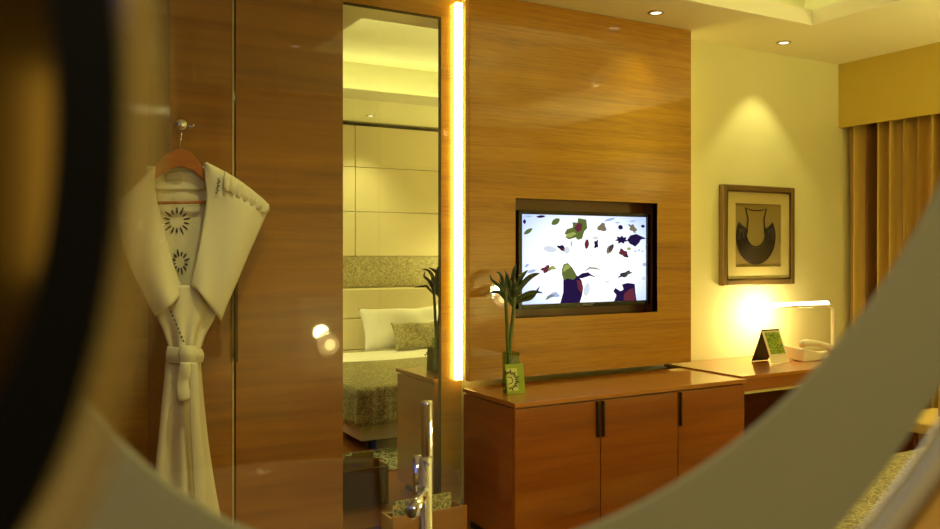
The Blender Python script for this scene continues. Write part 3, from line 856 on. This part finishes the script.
for pts, wd in (([(506, 300), (500, 287), (492, 280), (490, 274)], .010), ([(505, 298), (503, 282), (500, 274), (496, 272)], .012), ([(506, 302), (500, 293), (494, 292), (489, 294)], .008),
                ([(513, 300), (512, 285), (514, 272), (516, 264)], .015), ([(514, 302), (520, 288), (530, 277), (540, 273)], .014), ([(514, 303), (524, 296), (534, 292), (543, 293)], .014),
                ([(513, 304), (522, 300), (532, 297), (540, 286)], .012), ([(511, 300), (508, 285), (507, 276), (505, 270)], .014), ([(514, 298), (518, 284), (522, 276), (528, 270)], .014), ([(513, 306), (506, 296), (502, 286), (499, 280)], .012), ([(514, 300), (516, 288), (519, 282), (524, 280)], .018), ([(512, 303), (514, 292), (511, 284), (510, 278)], .018)):
    mb = MB(); d = random.Random(len(pl.children) + 3)
    Pp = [P_(x, y, d.uniform(-.04, .04) * i / 3) for i, (x, y) in enumerate(pts)]
    leaf(mb, Pp, wd); mb.build('leaf', GREEN, pl, solid=.0015)

gY = 3.545
g0, g1 = at(507.5, 392, gY), at(525.5, 391, gY); gz1 = at(516, 364.5, gY).z
gc = thing('greeting_card', ((g0.x + g1.x) / 2, gY, CZ), 'small lime green card with dark sunburst propped against the vase', 'card')
LIME = mat('lime card', (150, 176, 48), .5)
MB().poly([(g0.x, gY, CZ + .001), (g1.x, gY, CZ + .001), (g1.x - .002, gY + .02, gz1), (g0.x - .002, gY + .02, gz1)], (0, .0025, .0005)).build('card', LIME, gc)
def gp(u, v): return Vector((g0.x + (g1.x - g0.x) * u - .002 * v, gY + .02 * v - .0008, CZ + .001 + (gz1 - CZ - .001) * v))
MB().poly([gp(.06, .10), gp(.62, .10), gp(.62, .86), gp(.06, .86)], (0, -.0006, 0)).build('pale_field', mat('pale green field', (206, 214, 130), .5), gc)
sb = MB()
for k in range(15):
    a_ = -1.5 + 3.6 * k / 14
    u0, v0 = .12, .46
    r0, r1 = .34, .52 + .10 * (k % 2)
    f = lambda r, a_: gp(u0 + r * math.cos(a_), v0 + r * .62 * S(a_)) + Vector((0, -.0014, 0))
    sb.tube([f(r0, a_), f((r0 + r1) / 2, a_), f(r1, a_)], [.001, .0048, .001], 6)
sb.tube([gp(u, v) + Vector((0, -.0012, 0)) for u, v in ((.1, .58), (.28, .56), (.34, .46), (.28, .36), (.1, .34))], .0022, 6)
sb.build('sunburst', mat('dark green print', (44, 52, 26), .6), gc)

# ------------------------------------------------------------------ low box and magazines by the mirror
bxm = wood('bin veneer', (134, 84, 30), (166, 112, 50), (184, 130, 62), coat=.4, grain=14, fleck=.3)
mg = thing('magazine_box', (1.735, 3.53, 0), 'low tan wooden box holding magazines, below the mirror', 'box')
b0 = 1.55
bx1 = 1.94
bz = .235
BYf, BYr = 3.47, 3.60
MB().box(b0, bx1, BYf, BYf + .012, 0, bz).build('front_board', bxm, mg, bevel=.002)
MB().box(b0, bx1, BYr, BYr + .012, 0, bz - .02).build('rear_board', W_DARK, mg, bevel=.002)
MB().box(b0, b0 + .012, BYf + .012, BYr, 0, bz - .01).build('end_board', bxm, mg)
MB().box(bx1 - .012, bx1, BYf + .012, BYr, 0, bz - .01).build('end_board', bxm, mg)
MB().box(b0 + .012, bx1 - .012, BYf + .012, BYr, 0, .012).build('bottom_board', bxm, mg)
for i, (x0, x1, y, hgt, c1, c2, lb) in enumerate(((b0 + .016, b0 + .16, BYf + .03, .062, (60, 92, 92), (190, 170, 110), 'blue-grey covered magazine standing at the left in the low box'),
                                            (b0 + .05, b0 + .2, BYf + .07, .050, (120, 46, 26), (210, 190, 120), 'red-brown covered magazine behind the faucet in the low box'),
                                            (bx1 - .19, bx1 - .06, BYf + .05, .058, (110, 112, 50), (214, 200, 130), 'olive covered magazine at the right in the low box'))):
    m_ = thing('magazine', ((x0 + x1) / 2, y, .012), lb, 'magazine', 'magazines in the low box')
    MB().box(x0, x1, y, y + .008, .012, bz + hgt).build('cover', patterned('magazine cover', c1, c2, 28, .4), m_)
    MB().box(x0 + .003, x1 - .002, y + .0082, y + .012, .012, bz + hgt - .004).build('pages', mat('paper', (220, 205, 160), .8), m_)

# ------------------------------------------------------------------ curtains
drm = mat('striped satin', (150, 112, 44), .45)
nt, N, L, b = nodes(drm)
tc = N.new('ShaderNodeTexCoord'); mp = N.new('ShaderNodeMapping'); mp.inputs['Scale'].default_value = (0, 9, 0); L.new(tc.outputs['Object'], mp.inputs[0])
nn = N.new('ShaderNodeTexNoise'); nn.inputs['Scale'].default_value = 1; nn.inputs['Detail'].default_value = 0; L.new(mp.outputs[0], nn.inputs[0])
rp = ramp(nt, [(.40, (112, 76, 22)), (.60, (226, 192, 96)), (.5, (186, 148, 66))]); L.new(nn.outputs[0], rp.inputs[0]); L.new(rp.outputs[0], b.inputs['Base Color'])
def drape(u, v):
    y = 3.985 - 1.5 * u; z = .02 + (PZ + .14 - .02) * v
    ph = 2 * pi * (u * 15 + .25 * S(5 * u) + .04 * S(3 * v))
    return Vector((5.485 + .045 * S(ph) + .012 * S(2.3 * ph + 1) * (1 - .4 * v), y + .012 * math.cos(ph), z))
tag(MB().grid(drape, 260, 12).build('curtain', drm, solid=.004, base=(5.48, 3.2, 0)), 'long gold and brown striped satin curtain hanging at the window wall', 'curtain')
shm = frosted('sheer voile', (232, 226, 206), .35, .5, .5, .0)
def sheer(u, v):
    y = 3.9 - 3.6 * u; z = .02 + (PZ + .12) * v; ph = 2 * pi * u * 34
    return Vector((5.60 + .02 * S(ph), y, z))
tag(MB().grid(sheer, 280, 3).build('sheer_curtain', shm, base=(5.6, 2.1, 0)), 'pale sheer voile curtain behind the striped drape', 'curtain')

# ------------------------------------------------------------------ armchair at the desk
chx, chy = 4.86, 2.86
ch = thing('desk_chair', (chx, chy, 0), 'chair with cream seat and dark legs drawn up near the desk', 'chair')
SEAT = cloth('cream seat fabric', (226, 196, 110), 200)
def seatf(u, v):
    a_, b_ = 2 * u - 1, 2 * v - 1
    return Vector((chx + .26 * a_, chy + .25 * b_, .46 + .03 * ((1 - a_ ** 4) * (1 - b_ ** 4)) ** .5))
mb = MB().box(chx - .26, chx + .26, chy - .25, chy + .25, .40, .46); mb.grid(seatf, 14, 14)
mb.build('seat', SEAT, ch, bevel=.008)
bk = MB()
def backf(u, v):
    a_ = pi * (.15 + .7 * u)
    return Vector((chx + .29 * math.cos(a_), chy - .30 * S(a_) + .06, .52 + .30 * v - .05 * (1 - S(a_)) * v))
bk.grid(backf, 24, 10).build('backrest', SEAT, ch, solid=.03)
ar = MB()
ar.tube(resample([Vector((chx + .29 * math.cos(a_), chy - .30 * S(a_) + .06, .83 - .05 * (1 - S(a_)))) for a_ in [pi * (.12 + .76 * k / 12) for k in range(13)]], 30), .013, 10).build('back_rail', BLACKM, ch)
for sx in (-1, 1):
    for sy in (-1, 1):
        MB().tube([(chx + sx * .23, chy + sy * .22, .41), (chx + sx * .26, chy + sy * .25, 0)], [.022, .014], 10).build('leg', BLACKM, ch)

# ------------------------------------------------------------------ ceiling downlights
def downlight(x, y, label, power, spread=105, blend=1.0):
    dl = thing('downlight', (x, y, CEIL), label, 'downlight', 'recessed ceiling downlights')
    MB().lathe([(.048, CEIL - .0005), (.048, CEIL - .006), (.034, CEIL - .008), (.030, CEIL - .001)], (x, y, 0), 28).build('bezel', mat('white metal ring', (214, 200, 150), .3, metal=.3), dl)
    MB().lathe([(.0, CEIL - .0035), (.031, CEIL - .0035), (.031, CEIL - .001), (0, CEIL - .001)], (x, y, 0), 24).build('lens', DOWNL, dl)
    l = bpy.data.lights.new('downlight_spot', 'SPOT'); l.energy = power; l.color = (1, .92, .40); l.spot_size = math.radians(spread); l.spot_blend = blend; l.shadow_soft_size = .05
    lo = bpy.data.objects.new('downlight_spot', l); COL.objects.link(lo); lo.parent = dl; lo.location = (0, 0, -.02)


downlight(3.30, 3.66, 'recessed downlight at the ceiling edge above the television panel', 9)
downlight(4.51, 3.77, 'recessed downlight in the ceiling above the framed necklace', 15, spread=82, blend=.35)
downlight(3.27, .14, 'recessed downlight above the headboard, reflected in the mirror', 66)
downlight(.85, 2.55, 'added fill downlight in front of the wardrobe, beyond the frame', 68)  # added out of view to light the robe, doors and cabinet side

downlight(4.87, 2.25, 'added fill downlight over the window side, beyond the right of the frame', 60)  # added out of view to raise the bounce light in the room
downlight(4.87, .70, 'added fill downlight over the right bedside table, out of the frame', 60)  # likewise added, for bounce off floor and bed
downlight(1.72, 1.35, 'added fill downlight left of the bed, out of the frame', 50)  # added fill, an unseen fitting

fl = thing('added_floor_lamp', (5.12, 1.25, 0), 'slim uplighter floor lamp in the window corner, added unseen for room light', 'lamp')  # added unseen lamp that lifts the light on ceiling, walls and curtain
MB().lathe([(0, 0), (.15, 0), (.15, .02), (.015, .03), (.012, 1.70), (.03, 1.72), (0, 1.72)], (5.12, 1.25, 0), 28).build('stand', BRASS, fl)
MB().lathe([(0.03, 1.70), (.10, 1.76), (.17, 1.86), (.166, 1.86), (.095, 1.77), (.03, 1.715)], (5.12, 1.25, 0), 32).build('bowl', BRASS, fl)
MB().lathe([(0, 1.735), (.03, 1.745), (.035, 1.77), (0, 1.80)], (5.12, 1.25, 0), 20).build('bulb', emissive('added uplighter bulb', (255, 236, 180), 10), fl)
ul = area('fill_uplight', (5.12, 1.25, 1.82), .16, .16, 27, WARM, (-.15, .2, 1)); ul.data.shape = 'DISK'

# ------------------------------------------------------------------ bathroom: glass partition, tub, filler
GY = 1.75
gp_ = thing('glass_partition', (.3, GY, 0), 'clear glass partition pane standing behind the tub filler', 'glass partition')
gxe = at(464.5, 450, GY).x
MB().box(-.75, gxe, GY, GY + .010, .0, CEIL - .003).build('pane', PANE, gp_)
MB().box(-.75, gxe, GY - .012, GY - .001, 0, .02).build('floor_channel', ALU, gp_)

tb = thing('bathtub', (.62, 1.04, 0), 'white oval freestanding bathtub before the glass partition', 'bathtub')
tcx, tcy = .62, 1.05
def oval(r, z, n=48):
    return [Vector((tcx + r * .74 * math.cos(2 * pi * k / n), tcy + r * .44 * S(2 * pi * k / n), z)) for k in range(n)]
prof = [(.80, 0.0), (.84, .05), (.94, .4), (1.0, .69), (1.0, .705), (.97, .715), (.93, .705), (.88, .45), (.80, .2), (.6, .14), (.02, .13)]
vs_ = []; fs_ = []
for r, z in prof: vs_ += oval(r, z)
for i in range(len(prof) - 1):
    for k in range(48): fs_.append((i * 48 + k, i * 48 + (k + 1) % 48, (i + 1) * 48 + (k + 1) % 48, (i + 1) * 48 + k))
MB().add(vs_, fs_, True).build('shell', mat('white enamel', (236, 230, 214), .08, coat=1), tb)

FD = 1.82
F0 = atd(425, 529, FD)
fx, fy = F0.x, F0.y
tf = thing('tub_filler', (fx, fy, 0), 'chrome floor-standing tub filler with upright hand shower wand', 'faucet')
def fz(py): return atd(425, py, FD).z
rr = FD / FPX
MB().lathe([(0, 0), (.05, 0), (.05, .012), (.018, .02), (7.0 * rr, .03), (7.0 * rr, fz(456)), (0, fz(456))], (atd(425.5, 500, FD).x, atd(425.5, 500, FD).y, 0), 24).build('column', CHROME, tf)
q = atd(427, 440, FD)
MB().lathe([(0, fz(456)), (6.2 * rr, fz(456)), (6.2 * rr, fz(455)), (5.9 * rr, fz(404)), (5.4 * rr, fz(401)), (0, fz(401))], (q.x, q.y, 0), 24).build('hand_shower', CHROME, tf)
q = atd(417.5, 470, FD)
MB().lathe([(0, fz(515)), (4.6 * rr, fz(514)), (4.6 * rr, fz(456)), (0, fz(455))], (q.x, q.y, 0), 20).build('mixer_body', CHROME, tf)
p0, p1 = atd(425, 489, FD), atd(412, 513, FD - .10)
sp_ = MB().tube([p0, p0.lerp(p1, .5), p1], [6.2 * rr, 6.2 * rr, 6.4 * rr], 24).build('spout', CHROME, tf)
dr_ = (p1 - p0).normalized()
MB().tube([p1 - dr_ * .002, p1 + dr_ * .003], 4.6 * rr, 20).build('aerator', mat('dark aerator', (90, 80, 55), .4), sp_)
q = atd(424, 462, FD - .012)
MB().tube([q, q + Vector((0, -.022, 0))], 1.6 * rr, 10).build('screw', CHROME, tf)

# added out-of-view wall lamp, placed to reflect as gold glow in the near mirror
wx, wy = -1.46, -.79
wl_ = thing('added_sconce', (RX0, wy, 1.4), 'tall warm tubular bathroom lamp, added for the glow in the near mirror', 'lamp')
MB().lathe([(0, 1.40), (.028, 1.40), (.028, 1.82), (0, 1.82)], (wx + .02, wy, 0), 20).build('tube', emissive('added sconce glow', (255, 214, 110), 4.5), wl_)
MB().box(RX0, RX0 + .02, wy - .03, wy + .03, 1.36, 1.86).build('backplate', CHROME, wl_)
area('bathroom_fill_light', (-.1, -.5, CEIL - .02), .5, .5, 32, (1.0, .90, .42))  # added fill without a fixture, lights the frosted ring from behind the lens

# ------------------------------------------------------------------ near the lens: vanity counter, oval frosted ring, oval magnifying mirror
ctop = .84
vc = thing('vanity_counter', (.1, .28, 0), 'stone vanity counter carrying the oval mirrors', 'counter')
MB().box(-.62, .72, .08, .56, ctop - .04, ctop).build('top', mat('brown stone', (120, 84, 44), .25), vc, bevel=.004)
MB().box(-.58, .68, .12, .54, 0, ctop - .04).build('body', W_DARK, vc)

RT = Vector((CS, -SN, 0)); UP = Vector((0, 0, 1)); FW = Vector((SN, CS, 0))


def ellring(mb, d, cx, cy, ax_, ay_, rot, s0, s1, th, n=160, rounded_=False, inner=(0, 0)):
    """oval annulus facing the room entrance, thickness th along the view depth"""
    k = d / FPX
    o0 = atd(cx, cy, d)
    def pt(t, s, z):
        u, v = ax_ * s * math.cos(t), ay_ * s * S(t)
        X = u * math.cos(rot) - v * S(rot); Yp = u * S(rot) + v * math.cos(rot)
        if s == s0: X += inner[0]; Yp += inner[1]
        return o0 + RT * (X * k) - UP * (Yp * k) + FW * z
    if rounded_:
        sm, hw = (s0 + s1) / 2, (s1 - s0) / 2
        cs = [(sm + hw * math.cos(a), th / 2 * S(a)) for a in [2 * pi * j / 12 for j in range(12)]]
    else:
        cs = [(s0, -th / 2), (s1, -th / 2), (s1, th / 2), (s0, th / 2)]
    m = len(cs)
    vs = [pt(2 * pi * i / n, s, z) for i in range(n) for s, z in cs]
    fs = [(i * m + j, i * m + (j + 1) % m, ((i + 1) % n) * m + (j + 1) % m, ((i + 1) % n) * m + j) for i in range(n) for j in range(m)]
    return mb.add(vs, fs, rounded_), pt


DR = .45
EL = (422, 76, 475, 589, .522)
base = atd(560, 900, DR); base.z = ctop
rg = thing('oval_ring', base, 'large oval frosted grey glass ring with chrome rim, blurred close up', 'mirror ring')
FROST = frosted('frosted grey glass', (156, 152, 130), .10, .45, .35, .04)
m_, pt = ellring(MB(), DR, *EL, 1.0, 1.265, .006, inner=(80, -76)); m_.build('frosted_band', FROST, rg)
m_, pt = ellring(MB(), DR + .012, *EL, 1.312, 1.375, .022, rounded_=True); m_.build('chrome_rim', mat('satin chrome', (220, 218, 212), .16, metal=.8), rg)
m_, pt = ellring(MB(), DR + .016, *EL, 1.376, 1.56, .012); m_.build('outer_frame', mat('brown lacquer', (178, 138, 74), .5), rg)
# hidden-from-view struts joining band to rim, and the pedestal
m_ = MB()
for a in (1.2, 2.4, 4.3, 5.6):
    MB().tube([pt(a, 1.23, -.016), pt(a, 1.335, -.004)], .004, 8).build('strut', CHROME, rg)
lowest = min((pt(2 * pi * k / 200, 1.56, 0) for k in range(200)), key=lambda p: p.z)
sx, sy = lowest.x, lowest.y
MB().lathe([(0, ctop), (.09, ctop), (.09, ctop + .012), (.02, ctop + .02), (.016, lowest.z + .01), (0, lowest.z + .01)], (sx, sy, 0), 28).build('pedestal', CHROME, rg)

DM = .165
EM = (-115, 110, 280, 600, 0.0)
bm_ = atd(-115, 900, DM); bm_.z = ctop
hm = thing('magnifying_mirror', bm_, 'small oval magnifying mirror with black rim, very blurred at left edge', 'mirror')
m_, pt = ellring(MB(), DM, *EM, .855, 1.0, .010, rounded_=True); m_.build('acrylic_edge', frosted('acrylic with tan reflection', (196, 168, 92), .62, .4, .1, .25), hm)  # tan wall reflection put into the tint of the clear edge
m_, pt = ellring(MB(), DM, *EM, .63, .862, .006); m_.build('black_rim', mat('black rubber', (4, 4, 3), .6, spec=.1), hm)
m_, pt = ellring(MB(), DM, *EM, .002, .635, .003); m_.build('mirror_face', mat('dark tinted mirror', (74, 62, 36), .12, metal=1), hm)
lz = pt(pi / 2, 1.0, 0)
MB().lathe([(0, ctop), (.05, ctop), (.05, ctop + .01), (.01, ctop + .016), (.008, lz.z + .004), (0, lz.z + .004)], (lz.x, lz.y, 0), 20).build('stand', CHROME, hm)

for o in list(bpy.data.objects):
    if '_b' in o: del o['_b']
